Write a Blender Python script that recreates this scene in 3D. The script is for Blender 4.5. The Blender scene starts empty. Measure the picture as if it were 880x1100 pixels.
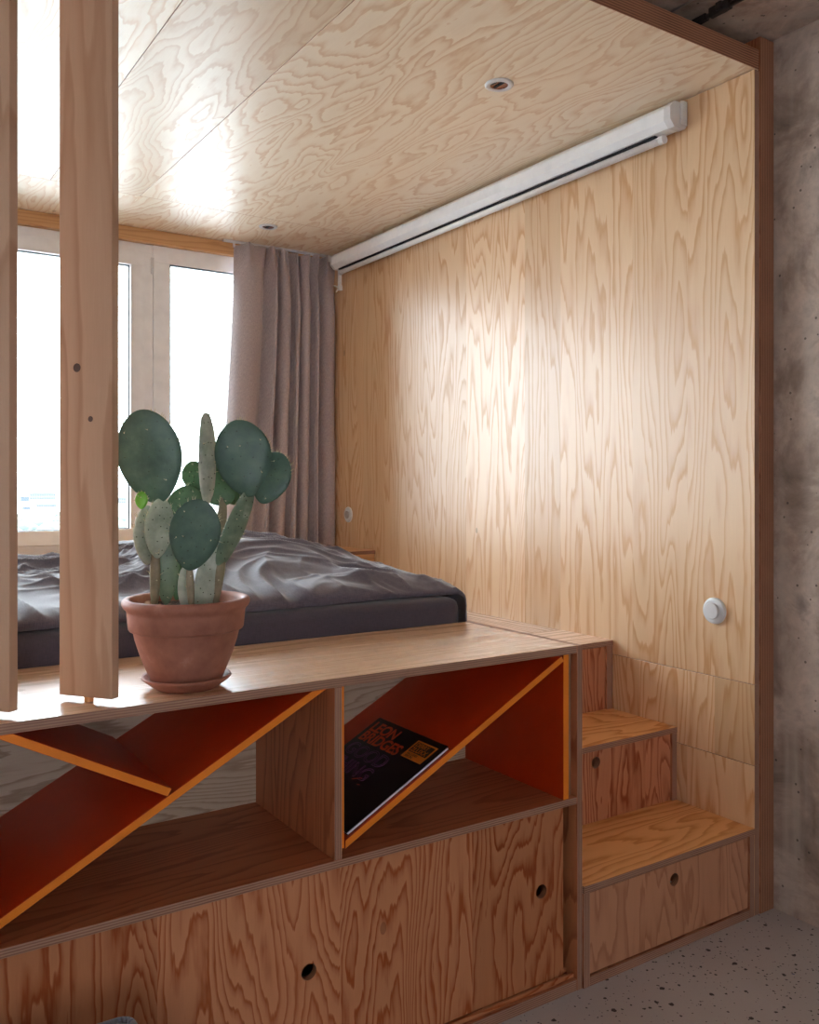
import bpy, bmesh, math, random
from mathutils import Vector, Matrix, noise
random.seed(7)
D = bpy.data
C = bpy.context.scene.collection
PI = math.pi

# ------------------------------------------------------------------ camera, sky, exposure
F_PX, YAW, HOR, CAM_Z = 955.07, 0.5808, 519.9, 1.32
cam = D.cameras.new('camera'); camo = D.objects.new('camera', cam); C.objects.link(camo)
camo.location = (0, 0, CAM_Z); camo.rotation_euler = (PI/2, 0, -YAW)
cam.sensor_fit = 'HORIZONTAL'; cam.sensor_width = 36; cam.lens = F_PX*36/880
cam.shift_x = 0; cam.shift_y = -(550-HOR)/880
cam.clip_start = 0.02; cam.clip_end = 20000
bpy.context.scene.camera = camo
vs = bpy.context.scene.view_settings
vs.view_transform = 'Standard'; vs.look = 'None'; vs.gamma = 1; vs.use_curve_mapping = False
vs.exposure = 0.0
bpy.context.scene.cycles.use_denoising = True
bpy.context.scene.cycles.max_bounces = 10
bpy.context.scene.cycles.diffuse_bounces = 6
bpy.context.scene.cycles.transparent_max_bounces = 12
bpy.context.scene.cycles.sample_clamp_indirect = 12

SKY = 18.5
w = D.worlds.new('sky'); bpy.context.scene.world = w; w.use_nodes = True
nt = w.node_tree; nt.nodes.clear()
o_ = nt.nodes.new('ShaderNodeOutputWorld'); bg = nt.nodes.new('ShaderNodeBackground')
tc = nt.nodes.new('ShaderNodeTexCoord'); mp = nt.nodes.new('ShaderNodeMapping'); mp.inputs['Scale'].default_value = (1, 1, 5)
nz = nt.nodes.new('ShaderNodeTexNoise'); nz.inputs['Scale'].default_value = 3; nz.inputs['Detail'].default_value = 5
rp = nt.nodes.new('ShaderNodeValToRGB')
rp.color_ramp.elements[0].position = .35; rp.color_ramp.elements[0].color = (.75, .87, 1, 1)
rp.color_ramp.elements[1].position = .65; rp.color_ramp.elements[1].color = (.88, .95, 1, 1)
nt.links.new(tc.outputs['Generated'], mp.inputs[0]); nt.links.new(mp.outputs[0], nz.inputs['Vector'])
nt.links.new(nz.outputs['Fac'], rp.inputs[0]); nt.links.new(rp.outputs[0], bg.inputs[0])
bg.inputs[1].default_value = SKY
nt.links.new(bg.outputs[0], o_.inputs[0])

# ------------------------------------------------------------------ helpers
def link(name, me, parent=None, mats=None):
    o = D.objects.new(name, me); C.objects.link(o)
    if mats:
        for m in (mats if isinstance(mats, (list, tuple)) else [mats]): me.materials.append(m)
    if parent is not None:
        o.parent = parent
        me.transform(Matrix.Translation(-parent_loc(parent)))
    return o
def parent_loc(p):
    v = Vector(p.location)
    while p.parent: p = p.parent; v += Vector(p.location)
    return v
def to_obj(name, bm, mats, parent=None, smooth=False):
    bmesh.ops.recalc_face_normals(bm, faces=bm.faces)
    me = D.meshes.new(name); bm.to_mesh(me); bm.free()
    if smooth:
        for p in me.polygons: p.use_smooth = True
    return link(name, me, parent, mats)
def thing(name, label, cat, loc, group=None):
    o = D.objects.new(name, None); C.objects.link(o); o.location = loc
    o.empty_display_size = .05
    return tag(o, label, cat, group)
def tag(o, label, cat, group=None, kind=None):
    o['label'] = label; o['category'] = cat
    if group: o['group'] = group
    if kind: o['kind'] = kind
    return o
def struct(o, label=None):
    o['kind'] = 'structure'
    if label: o['label'] = label
    return o
def bm_box(bm, x0, x1, y0, y1, z0, z1, bev=0.0, mi=0):
    r = bmesh.ops.create_cube(bm, size=1)
    vs_ = r['verts']
    for v in vs_:
        v.co = Vector(((x0+x1)/2+v.co.x*(x1-x0), (y0+y1)/2+v.co.y*(y1-y0), (z0+z1)/2+v.co.z*(z1-z0)))
    fs = list({f for v in vs_ for f in v.link_faces})
    for f in fs: f.material_index = mi
    if bev > 0:
        es = list({e for f in fs for e in f.edges})
        bmesh.ops.bevel(bm, geom=es, offset=bev, segments=2, affect='EDGES', profile=.5)
    return fs
AX = {'x': 0, 'y': 1, 'z': 2}
def lathe(bm, prof, cx, cy, seg=64, mi=0, close=False):
    rings = []
    for r, z in prof:
        if r < 1e-6: rings.append([bm.verts.new((cx, cy, z))])
        else: rings.append([bm.verts.new((cx+r*math.cos(2*PI*k/seg), cy+r*math.sin(2*PI*k/seg), z)) for k in range(seg)])
    for a, b in zip(rings, rings[1:]):
        for k in range(seg):
            k2 = (k+1) % seg
            if len(a) == 1 and len(b) == 1: continue
            if len(a) == 1: f = bm.faces.new((a[0], b[k], b[k2]))
            elif len(b) == 1: f = bm.faces.new((a[k], b[0], a[k2]))
            else: f = bm.faces.new((a[k], b[k], b[k2], a[k2]))
            f.material_index = mi
def cyl(bm, p0, p1, r, seg=16, r1=None, cap=True, mi=0):
    p0 = Vector(p0); p1 = Vector(p1); d = (p1-p0).normalized()
    a = d.orthogonal().normalized(); b = d.cross(a)
    r1 = r if r1 is None else r1
    A = [bm.verts.new(p0+(a*math.cos(2*PI*k/seg)+b*math.sin(2*PI*k/seg))*r) for k in range(seg)]
    B = [bm.verts.new(p1+(a*math.cos(2*PI*k/seg)+b*math.sin(2*PI*k/seg))*r1) for k in range(seg)]
    for k in range(seg):
        f = bm.faces.new((A[k], A[(k+1) % seg], B[(k+1) % seg], B[k])); f.material_index = mi
    if cap:
        bm.faces.new(A).material_index = mi; bm.faces.new(B).material_index = mi

# ------------------------------------------------------------------ materials
def srgb(r, g, b):
    f = lambda c: (c/255/12.92) if c/255 <= .04045 else ((c/255+.055)/1.055)**2.4
    return (f(r), f(g), f(b), 1)
class N:
    def __init__(s, name):
        s.m = D.materials.new(name); s.m.use_nodes = True; s.t = s.m.node_tree
        s.b = s.t.nodes['Principled BSDF']
    def n(s, t, **k):
        nd = s.t.nodes.new(t)
        for a, v in k.items(): setattr(nd, a, v)
        return nd
    def l(s, a, b): s.t.links.new(a, b)
    def val(s, x, inp):
        if isinstance(x, (int, float)): inp.default_value = x
        elif isinstance(x, (tuple, list)): inp.default_value = x
        else: s.l(x, inp)
    def math(s, op, a, b=0.0, c=0.0, clamp=False):
        nd = s.n('ShaderNodeMath', operation=op); nd.use_clamp = clamp
        s.val(a, nd.inputs[0]); s.val(b, nd.inputs[1]); s.val(c, nd.inputs[2])
        return nd.outputs[0]
    def dot(s, vec, d):
        nd = s.n('ShaderNodeVectorMath', operation='DOT_PRODUCT'); s.l(vec, nd.inputs[0]); nd.inputs[1].default_value = d
        return nd.outputs['Value']
    def comb(s, a, b, c):
        nd = s.n('ShaderNodeCombineXYZ'); s.val(a, nd.inputs[0]); s.val(b, nd.inputs[1]); s.val(c, nd.inputs[2]); return nd.outputs[0]
    def noise(s, vec, scale=1, detail=2, rough=.5, dist=0):
        nd = s.n('ShaderNodeTexNoise'); s.l(vec, nd.inputs['Vector']); nd.inputs['Scale'].default_value = scale
        nd.inputs['Detail'].default_value = detail; nd.inputs['Roughness'].default_value = rough; nd.inputs['Distortion'].default_value = dist
        return nd.outputs['Fac']
    def ramp(s, fac, els, interp='LINEAR'):
        nd = s.n('ShaderNodeValToRGB'); cr = nd.color_ramp; cr.interpolation = interp
        while len(cr.elements) < len(els): cr.elements.new(.5)
        for e, (p, c) in zip(cr.elements, els): e.position = p; e.color = c if len(c) == 4 else (*c, 1)
        s.l(fac, nd.inputs[0]); return nd.outputs[0]
    def mix(s, f, a, b, mode='MIX'):
        nd = s.n('ShaderNodeMix', data_type='RGBA', blend_type=mode)
        s.val(f, nd.inputs[0]); s.val(a, nd.inputs[6]); s.val(b, nd.inputs[7]); return nd.outputs[2]
    def bump(s, h, strength=.1, dist=.001):
        nd = s.n('ShaderNodeBump'); s.l(h, nd.inputs['Height']); nd.inputs['Strength'].default_value = strength; nd.inputs['Distance'].default_value = dist
        s.l(nd.outputs[0], s.b.inputs['Normal'])
    def set(s, **k):
        for a, v in k.items():
            s.val(v, s.b.inputs[a.replace('_', ' ')])
        return s.m
def simple(name, col, rough=.5, spec=.5, metal=0, **k):
    n = N(name)
    pos = n.n('ShaderNodeNewGeometry').outputs['Position']
    f = n.noise(pos, 14, 3)
    c = n.ramp(f, [(.3, tuple(x*.94 for x in col[:3])), (.7, tuple(min(1, x*1.05) for x in col[:3]))])
    n.set(Base_Color=c, Roughness=rough, Metallic=metal); n.b.inputs['Specular IOR Level'].default_value = spec
    return n.m

# palettes: light early wood, dark late wood, ring density, contrast, roughness
PAL = {   # light, dark, ring density, contrast, roughness, leaf width, length scale, swirl
 'wall':   (srgb(232, 194, 152), srgb(208, 148, 94), 24, .80, .30, .30, .46, .09),
 'ceil':   (srgb(250, 232, 206), srgb(222, 182, 138), 20, .70, .36, 9, 1.0, .12),
 'door':   (srgb(200, 134, 94), srgb(160, 72, 18), 38, 1.0, .40, .37, .7, .08),
 'inner':  (srgb(196, 120, 80), srgb(146, 74, 40), 24, .80, .42, 9, .5, .08),
 'top':    (srgb(228, 188, 152), srgb(192, 138, 98), 18, .6, .26, 9, .4, .07),
 'tread':  (srgb(244, 184, 120), srgb(206, 126, 62), 20, .85, .34, 9, .7, .09),
 'riser':  (srgb(198, 130, 94), srgb(146, 66, 30), 32, .9, .38, .4, .7, .09),
 'pale':   (srgb(196, 138, 104), srgb(160, 98, 64), 24, .7, .45, .3, .6, .10),
 'back':   (srgb(198, 176, 152), srgb(150, 122, 98), 48, .8, .5, 9, .45, .06),
 'post':   (srgb(214, 176, 150), srgb(186, 142, 112), 12, .6, .38, 9, .45, .10),
 'honey':  (srgb(236, 190, 138), srgb(206, 148, 94), 16, .6, .35, .12, .6, .08),
}
_wc = {}
def wood(pal, u=(1, 0, 0), v=(0, 0, 1), seed=0.0):
    key = (pal, u, v, seed)
    if key in _wc: return _wc[key]
    lt, dk, dens, con, rough, strip, vsc, swirl = PAL[pal]
    n = N('wood_'+pal)
    pos = n.n('ShaderNodeNewGeometry').outputs['Position']
    U = n.dot(pos, u); V = n.dot(pos, v)
    w3 = Vector(u).cross(Vector(v)); W = n.dot(pos, tuple(w3))
    W = n.math('ADD', n.math('MULTIPLY', W, .5), seed)
    # veneer strips: each leaf gets its own slice of the log
    wob = n.math('MULTIPLY', n.noise(n.comb(n.math('MULTIPLY', U, 3.1), 0, W), 1, 1), .35)
    sid = n.math('FLOOR', n.math('DIVIDE', n.math('ADD', U, wob), strip))
    sr = n.n('ShaderNodeTexWhiteNoise'); sr.noise_dimensions = '1D'; n.l(n.math('ADD', sid, 3.7+seed), sr.inputs['W'])
    rnd = sr.outputs['Value']
    Wz = n.math('ADD', n.math('MULTIPLY', rnd, 37), n.math('MULTIPLY', W, 3))
    big = n.noise(n.comb(n.math('MULTIPLY', U, 4.2), n.math('MULTIPLY', V, vsc), Wz), 1, 2, .45, .2)
    mid = n.noise(n.comb(n.math('MULTIPLY', U, 17), n.math('MULTIPLY', V, vsc*4.6), Wz), 1, 3, .55, .2)
    fine = n.noise(n.comb(n.math('MULTIPLY', U, 160), n.math('MULTIPLY', V, 9), Wz), 1, 2, .5)
    h = n.math('MULTIPLY_ADD', mid, swirl, big)
    h = n.math('MULTIPLY_ADD', fine, .010, h)
    h = n.math('MULTIPLY_ADD', U, .35, h)
    ph = n.math('FRACT', n.math('MULTIPLY', h, dens))
    band = n.ramp(ph, [(0, (0, 0, 0)), (.45, (.10,)*3), (.70, (.5,)*3), (.85, (1, 1, 1)), (.93, (.8,)*3), (1, (0, 0, 0))])
    fib = n.noise(n.comb(n.math('MULTIPLY', U, 420), n.math('MULTIPLY', V, 14), Wz), 1, 2, .6)
    fac = n.math('MULTIPLY', band, n.math('MULTIPLY_ADD', fib, .5*con, .72*con), clamp=True)
    patch = n.noise(n.comb(n.math('MULTIPLY', U, 2.2), n.math('MULTIPLY', V, .8), Wz), 1, 2)
    fac = n.math('MULTIPLY', fac, n.math('MULTIPLY_ADD', patch, 1.0, .55), clamp=True)
    col = n.mix(fac, lt, dk)
    tone = n.math('MULTIPLY_ADD', rnd, .26, .84)
    tone = n.math('ADD', tone, n.math('MULTIPLY', n.math('SUBTRACT', fib, .5), .10))
    col = n.mix(1.0, col, n.comb(tone, n.math('POWER', tone, 1.35), n.math('POWER', tone, 1.8)), 'MULTIPLY')
    # small dark knots / boat patches
    vo = n.n('ShaderNodeTexVoronoi'); vo.inputs['Scale'].default_value = 1
    n.l(n.comb(n.math('MULTIPLY', U, 3.3), n.math('MULTIPLY', V, 1.9), W), vo.inputs['Vector'])
    kn = n.math('LESS_THAN', vo.outputs['Distance'], .035)
    col = n.mix(n.math('MULTIPLY', kn, .45), col, tuple(x*.45 for x in dk[:3])+(1,))
    n.l(col, n.b.inputs['Base Color'])
    n.val(n.math('MULTIPLY_ADD', fac, .10, rough), n.b.inputs['Roughness'])
    n.b.inputs['Specular IOR Level'].default_value = .5
    if pal in ('wall', 'ceil', 'top'):
        n.b.inputs['Coat Weight'].default_value = .45; n.b.inputs['Coat Roughness'].default_value = {'wall': .40, 'ceil': .42, 'top': .32}[pal]
    n.bump(n.math('SUBTRACT', 1.0, fac), .10, .0005)
    _wc[key] = n.m
    return n.m
_ec = {}
def ply_edge(d=(0, 0, 1), off=0.0, pitch=.0052, tint='n'):
    key = (d, off, pitch, tint)
    if key in _ec: return _ec[key]
    n = N('plywood_edge')
    pos = n.n('ShaderNodeNewGeometry').outputs['Position']
    t = n.math('DIVIDE', n.math('ADD', n.dot(pos, d), off), pitch)
    nzv = n.noise(pos, 34, 3)
    t = n.math('MULTIPLY_ADD', nzv, .25, t)
    s = n.ramp(n.math('FRACT', t), [(0, (0,)*3), (.42, (.1,)*3), (.52, (1,)*3), (.92, (.8,)*3), (1, (0,)*3)])
    e = {'n': (srgb(176, 134, 112), srgb(118, 76, 58)), 'r': (srgb(176, 122, 92), srgb(96, 52, 34))}[tint]
    col = n.mix(n.math('MULTIPLY', s, n.math('MULTIPLY_ADD', n.noise(pos, 9, 4), .9, .3), clamp=True), e[0], e[1])
    n.set(Base_Color=col, Roughness=.55)
    _ec[key] = n.m
    return n.m
UV = {('z', 'x'): ((0, 1, 0), (1, 0, 0)), ('z', 'y'): ((1, 0, 0), (0, 1, 0)), ('y', 'z'): ((1, 0, 0), (0, 0, 1)),
      ('y', 'x'): ((0, 0, 1), (1, 0, 0)), ('x', 'z'): ((0, 1, 0), (0, 0, 1)), ('x', 'y'): ((0, 0, 1), (0, 1, 0))}
def ply(name, x0, x1, y0, y1, z0, z1, thick, grain, pal, parent=None, bev=.0012, seed=0.0, tint='n', pitch=.0052):
    """one plywood board: veneer on its two broad faces, laminations on its edges"""
    bm = bmesh.new(); bm_box(bm, x0, x1, y0, y1, z0, z1, bev)
    a = AX[thick]
    bm.normal_update()
    for f in bm.faces: f.material_index = 0 if abs(f.normal[a]) > .8 else 1
    u, v = UV[(thick, grain)]
    d = [0, 0, 0]; d[a] = 1
    lo = (x0, y0, z0)[a]
    return to_obj(name, bm, [wood(pal, u, v, seed), ply_edge(tuple(d), round(-lo, 4), pitch, tint)], parent)
def holed(name, x0, x1, z0, z1, y0, y1, holes, pal, parent=None, seed=0.0, r=.018, grain='z'):
    """board standing in the XZ plane with round finger holes through it"""
    bm = bmesh.new(); SEG = 32
    q = lambda pts, mi: setattr(bm.faces.new([bm.verts.new(p) for p in pts]), 'material_index', mi)
    hs = sorted(holes); m = r*1.6
    cols = []; cur = x0
    for hx, hz in hs: cols.append((cur, hx-m, None)); cols.append((hx-m, hx+m, hz)); cur = hx+m
    cols.append((cur, x1, None))
    for yy in (y0, y1):
        for a, b, hz in cols:
            if hz is None: q([(a, yy, z0), (b, yy, z0), (b, yy, z1), (a, yy, z1)], 0); continue
            q([(a, yy, z0), (b, yy, z0), (b, yy, hz-m), (a, yy, hz-m)], 0)
            q([(a, yy, hz+m), (b, yy, hz+m), (b, yy, z1), (a, yy, z1)], 0)
            cx = (a+b)/2
            for k in range(SEG):
                t0, t1 = 2*PI*k/SEG, 2*PI*(k+1)/SEG
                def sq(t):
                    c, s = math.cos(t), math.sin(t); g = m/max(abs(c), abs(s)); return (cx+c*g, yy, hz+s*g)
                ci = lambda t: (cx+r*math.cos(t), yy, hz+r*math.sin(t))
                q([ci(t0), sq(t0), sq(t1), ci(t1)], 0)
    for hx, hz in hs:
        for k in range(SEG):
            t0, t1 = 2*PI*k/SEG, 2*PI*(k+1)/SEG
            q([(hx+r*math.cos(t), y, hz+r*math.sin(t)) for t, y in ((t0, y0), (t1, y0), (t1, y1), (t0, y1))], 1)
    for p in ([(x0, y0, z0), (x1, y0, z0), (x1, y1, z0), (x0, y1, z0)], [(x0, y0, z1), (x1, y0, z1), (x1, y1, z1), (x0, y1, z1)],
              [(x0, y0, z0), (x0, y1, z0), (x0, y1, z1), (x0, y0, z1)], [(x1, y0, z0), (x1, y1, z0), (x1, y1, z1), (x1, y0, z1)]): q(p, 1)
    bmesh.ops.remove_doubles(bm, verts=bm.verts, dist=1e-5)
    u, v = UV[('y', grain)]
    return to_obj(name, bm, [wood(pal, u, v, seed), ply_edge((0, 1, 0), -y0, .0052, 'r')], parent)

def concrete():
    n = N('raw_concrete')
    pos = n.n('ShaderNodeNewGeometry').outputs['Position']
    a = n.noise(pos, 5.5, 6, .62, .4); b = n.noise(pos, 38, 5, .6); c = n.noise(pos, 1.7, 3)
    col = n.ramp(a, [(.30, srgb(134, 116, 104)), (.45, srgb(184, 160, 144)), (.52, srgb(208, 186, 170)), (.60, srgb(224, 202, 186)), (.74, srgb(166, 148, 136))])
    col = n.mix(n.math('MULTIPLY', b, .5), col, srgb(112, 104, 98))
    streak = n.noise(n.comb(n.math('MULTIPLY', n.dot(pos, (1, 1, 0)), 14), n.math('MULTIPLY', n.dot(pos, (0, 0, 1)), 1.2), 0), 1, 3)
    col = n.mix(n.ramp(streak, [(.5, (0,)*3), (.68, (.55,)*3)]), col, srgb(200, 188, 176))
    vo = n.n('ShaderNodeTexVoronoi'); n.l(pos, vo.inputs['Vector']); vo.inputs['Scale'].default_value = 26
    pit = n.math('LESS_THAN', vo.outputs['Distance'], .10)
    col = n.mix(n.math('MULTIPLY', pit, .7), col, srgb(52, 46, 44))
    n.set(Base_Color=col, Roughness=.8)
    n.bump(n.math('ADD', a, n.math('MULTIPLY', b, .5)), .5, .006)
    return n.m
def terrazzo():
    n = N('terrazzo_floor')
    pos = n.n('ShaderNodeNewGeometry').outputs['Position']
    base = n.ramp(n.noise(pos, 3, 3), [(.3, srgb(180, 172, 170)), (.7, srgb(190, 182, 180))])
    dens = n.noise(pos, 1.6, 2)
    col = base
    for sc, off, th, cc in ((34, 0, .20, None), (58, 5, .20, None), (95, 9, .22, None)):
        vo = n.n('ShaderNodeTexVoronoi'); vo.inputs['Scale'].default_value = sc
        mp_ = n.n('ShaderNodeMapping'); mp_.inputs['Location'].default_value = (off, off, 0); n.l(pos, mp_.inputs[0])
        nzd = n.n('ShaderNodeTexNoise'); n.l(pos, nzd.inputs['Vector']); nzd.inputs['Scale'].default_value = 130
        ad = n.n('ShaderNodeVectorMath', operation='MULTIPLY_ADD'); n.l(nzd.outputs['Color'], ad.inputs[0]); ad.inputs[1].default_value = (.008,)*3; n.l(mp_.outputs[0], ad.inputs[2])
        n.l(ad.outputs[0], vo.inputs['Vector'])
        sep = n.n('ShaderNodeSeparateColor'); n.l(vo.outputs['Color'], sep.inputs[0])
        keep = n.math('LESS_THAN', sep.outputs[0], n.math('MULTIPLY_ADD', dens, .9, -.03))
        size = n.math('MULTIPLY', th, n.math('MULTIPLY_ADD', sep.outputs[1], .9, .35))
        m_ = n.math('MULTIPLY', n.math('LESS_THAN', vo.outputs['Distance'], size), keep)
        chip = n.ramp(sep.outputs[2], [(0, srgb(34, 28, 28)), (.45, srgb(40, 34, 34)), (.46, srgb(70, 62, 78)), (.66, srgb(120, 70, 50)), (.76, srgb(190, 92, 42)), (.88, srgb(60, 66, 120))], 'CONSTANT')
        col = n.mix(m_, col, chip)
    n.set(Base_Color=col, Roughness=.42)
    return n.m
def cloth(name, a, b, scale=900, rough=.9, sheen=.35):
    n = N(name)
    tcd = n.n('ShaderNodeTexCoord').outputs['Object']
    w1 = n.noise(n.comb(n.math('MULTIPLY', n.dot(tcd, (1, 0, 0)), scale), n.math('MULTIPLY', n.dot(tcd, (0, 1, 1)), scale*.12), 0), 1, 2)
    w2 = n.noise(n.comb(n.math('MULTIPLY', n.dot(tcd, (1, 0, 0)), scale*.12), n.math('MULTIPLY', n.dot(tcd, (0, 1, 1)), scale), 0), 1, 2)
    f = n.math('MULTIPLY', n.math('ADD', w1, w2), .5)
    col = n.ramp(f, [(.35, a), (.62, b)])
    n.set(Base_Color=col, Roughness=rough); n.b.inputs['Sheen Weight'].default_value = sheen; n.b.inputs['Sheen Roughness'].default_value = .5
    n.bump(f, .15, .0008)
    return n.m
M = {}
M['white'] = simple('white_plastic', srgb(226, 224, 224), .4)
M['frame'] = simple('window_frame_white', srgb(250, 249, 250), .35)
M['seal'] = simple('rubber_seal', srgb(60, 64, 68), .6)
M['dark'] = simple('dark_metal', srgb(42, 38, 38), .45, metal=.3)
M['slot'] = simple('dark_slot', srgb(24, 22, 30), .7)
M['alu'] = simple('white_painted_aluminium', srgb(250, 250, 252), .35)
M['reflector'] = simple('lamp_reflector', srgb(150, 120, 112), .22, metal=.9)
M['orange'] = simple('orange_lacquer', srgb(196, 54, 8), .40)
M['orange_edge'] = simple('orange_panel_edge', srgb(238, 132, 28), .5)
M['terra'] = None
M['grey_fabric'] = cloth('grey_felt', srgb(96, 96, 108), srgb(124, 124, 138), 500)
M['duvet'] = cloth('charcoal_linen', srgb(84, 78, 90), srgb(108, 101, 114), 420, .75, .45)
M['sheet'] = cloth('charcoal_sheet', srgb(66, 58, 70), srgb(80, 72, 84), 420, .85, .3)
M['curtain'] = cloth('taupe_curtain', srgb(166, 152, 152), srgb(198, 182, 180), 520, .9, .3)
def terracotta():
    n = N('terracotta')
    pos = n.n('ShaderNodeNewGeometry').outputs['Position']
    col = n.ramp(n.noise(pos, 22, 5, .6), [(.3, srgb(146, 90, 72)), (.6, srgb(168, 108, 88)), (.75, srgb(184, 134, 116))])
    n.set(Base_Color=col, Roughness=.62); n.bump(n.noise(pos, 220, 3), .2, .0008); return n.m
M['terra'] = terracotta()
def soil():
    n = N('potting_soil'); pos = n.n('ShaderNodeNewGeometry').outputs['Position']
    col = n.ramp(n.noise(pos, 170, 3, .7), [(.4, srgb(38, 30, 28)), (.6, srgb(84, 62, 50)), (.72, srgb(176, 150, 128))])
    n.set(Base_Color=col, Roughness=.95); return n.m
M['soil'] = soil()
def cactus(name, a, b, c):
    n = N(name); pos = n.n('ShaderNodeNewGeometry').outputs['Position']
    f = n.noise(pos, 26, 4, .6)
    col = n.ramp(f, [(.3, a), (.55, b), (.75, c)])
    vo = n.n('ShaderNodeTexVoronoi'); n.l(pos, vo.inputs['Vector']); vo.inputs['Scale'].default_value = 60
    n.set(Base_Color=col, Roughness=.42); n.bump(n.noise(pos, 70, 3), .35, .002)
    n.b.inputs['Subsurface Weight'].default_value = .06; n.b.inputs['Subsurface Radius'].default_value = (.006, .012, .004)
    return n.m
M['cact'] = cactus('cactus_green', srgb(62, 88, 76), srgb(76, 104, 88), srgb(92, 120, 100))
M['cact_old'] = cactus('cactus_grey_green', srgb(150, 158, 140), srgb(184, 190, 172), srgb(216, 218, 206))
M['cact_dull'] = cactus('cactus_dull_green', srgb(96, 112, 90), srgb(116, 132, 106), srgb(136, 150, 122))
M['cact_pale'] = cactus('cactus_pale_green', srgb(92, 112, 92), srgb(122, 140, 116), srgb(168, 178, 158))
M['cact_mid'] = cactus('cactus_mid_green', srgb(70, 100, 66), srgb(86, 118, 78), srgb(104, 134, 92))
M['cact_bark'] = cactus('cactus_bark', srgb(122, 112, 88), srgb(150, 136, 108), srgb(180, 168, 142))
M['cact_new'] = simple('cactus_fresh_green', srgb(120, 190, 60), .4)
M['spine'] = simple('cactus_spine', srgb(206, 196, 160), .5)
M['areole'] = simple('cactus_areole', srgb(60, 70, 52), .8)
def glass():
    n = N('window_glass'); t = n.t; t.nodes.remove(n.b)
    out = [x for x in t.nodes if x.type == 'OUTPUT_MATERIAL'][0]
    tr = n.n('ShaderNodeBsdfTransparent'); gl = n.n('ShaderNodeBsdfGlossy'); mx = n.n('ShaderNodeMixShader'); fr = n.n('ShaderNodeFresnel')
    tr.inputs[0].default_value = (.97, .985, .98, 1); gl.inputs['Roughness'].default_value = .01; fr.inputs[0].default_value = 1.3
    n.l(fr.outputs[0], mx.inputs[0]); n.l(tr.outputs[0], mx.inputs[1]); n.l(gl.outputs[0], mx.inputs[2]); n.l(mx.outputs[0], out.inputs[0])
    return n.m
M['glass'] = glass()
M['concrete'] = concrete(); M['floor'] = terrazzo()
M['plaster'] = simple('white_plaster', srgb(196, 190, 186), .85)

# ------------------------------------------------------------------ measured planes (metres; camera stands at the origin)
XW, YG, ZC, ZCC = 2.372, 4.44, 2.59, 2.70       # plywood wall, window plane, alcove ceiling, concrete ceiling
YF, XE = 1.697, 1.654                            # bookcase front, bookcase right end
XL = -.55                                        # left end of the alcove
RX0, RY0 = -3.2, -3.0                            # far corner of the room

def sbox(name, *a, mat, bev=0):
    bm = bmesh.new(); bm_box(bm, *a, bev); return struct(to_obj(name, bm, mat))
sbox('floor', RX0, 2.7, RY0, 4.7, -.08, 0, mat=M['floor'])
sbox('ceiling', RX0, 2.7, RY0, 4.7, ZCC, ZCC+.12, mat=M['concrete'])
sbox('wall_right', 2.466, 2.62, RY0, 4.7, 0, ZCC, mat=M['concrete'])
sbox('wall_left', RX0-.1, RX0, RY0, 4.7, 0, ZCC, mat=M['plaster'])
# wall behind the camera; its unseen opening is added to let in fill light
bm = bmesh.new()
bm_box(bm, RX0, -1.25, RY0-.1, RY0, 0, ZCC); bm_box(bm, -.60, 2.46, RY0-.1, RY0, 0, ZCC)
bm_box(bm, -1.25, -.60, RY0-.1, RY0, 0, .95); bm_box(bm, -1.25, -.60, RY0-.1, RY0, 2.35, ZCC)
struct(to_obj('wall_back', bm, M['plaster']))
# facade wall below and above the window band
bm = bmesh.new()
bm_box(bm, RX0, 2.46, YG+.01, YG+.2, 0, .985); bm_box(bm, RX0, 2.46, YG+.01, YG+.2, 2.52, ZCC)
struct(to_obj('wall_front', bm, M['plaster']))

def window(n_, x0, x1, z0, z1, sash, hinge=None):
    fr = bmesh.new(); fo = .045 if sash else .085; y0, y1 = YG, YG+.07
    def ring(bm, a0, a1, b0, b1, w, ya, yb):
        bm_box(bm, a0, a1, ya, yb, b0, b0+w, .003); bm_box(bm, a0, a1, ya, yb, b1-w, b1, .003)
        bm_box(bm, a0, a0+w, ya, yb, b0+w, b1-w, .003); bm_box(bm, a1-w, a1, ya, yb, b0+w, b1-w, .003)
    ring(fr, x0, x1, z0, z1, fo, y0, y1)
    root = struct(to_obj('window_%d' % n_, fr, M['frame']))
    gx0, gx1, gz0, gz1 = x0+fo, x1-fo, z0+fo, z1-fo
    if sash:
        s = bmesh.new(); w_ = .068
        ring(s, gx0+.002, gx1-.002, gz0+.002, gz1-.002, w_, y0-.018, y1-.01)
        to_obj('sash', s, M['frame'], root)
        gx0 += w_; gx1 -= w_; gz0 += w_; gz1 -= w_
    s = bmesh.new(); ring(s, gx0, gx1, gz0, gz1, .006, y0+.004, y0+.03); to_obj('seal', s, M['seal'], root)
    g = bmesh.new(); bm_box(g, gx0, gx1, y0+.012, y0+.018, gz0, gz1); to_obj('pane', g, M['glass'], root)
    if hinge:
        h = bmesh.new()
        for zz in (z1-.11, z0+.20): cyl(h, (hinge, y0-.022, zz-.04), (hinge, y0-.022, zz+.04), .008, 12)
        to_obj('hinge', h, M['white'], root)
    return root
window(1, .46, 1.372, .985, 2.52, True, 1.362)
window(2, 1.374, 2.40, .985, 2.52, False)
window(3, -.46, .458, .985, 2.52, False)
window(4, -1.80, -.462, .985, 2.52, False)
window(5, -3.14, -1.802, .985, 2.52, False)
bm = bmesh.new(); bm_box(bm, XL, XW, YG-.03, YG+.06, 2.521, 2.588, .002)
struct(to_obj('trim_1', bm, wood('honey', (0, 0, 1), (1, 0, 0))))

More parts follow.
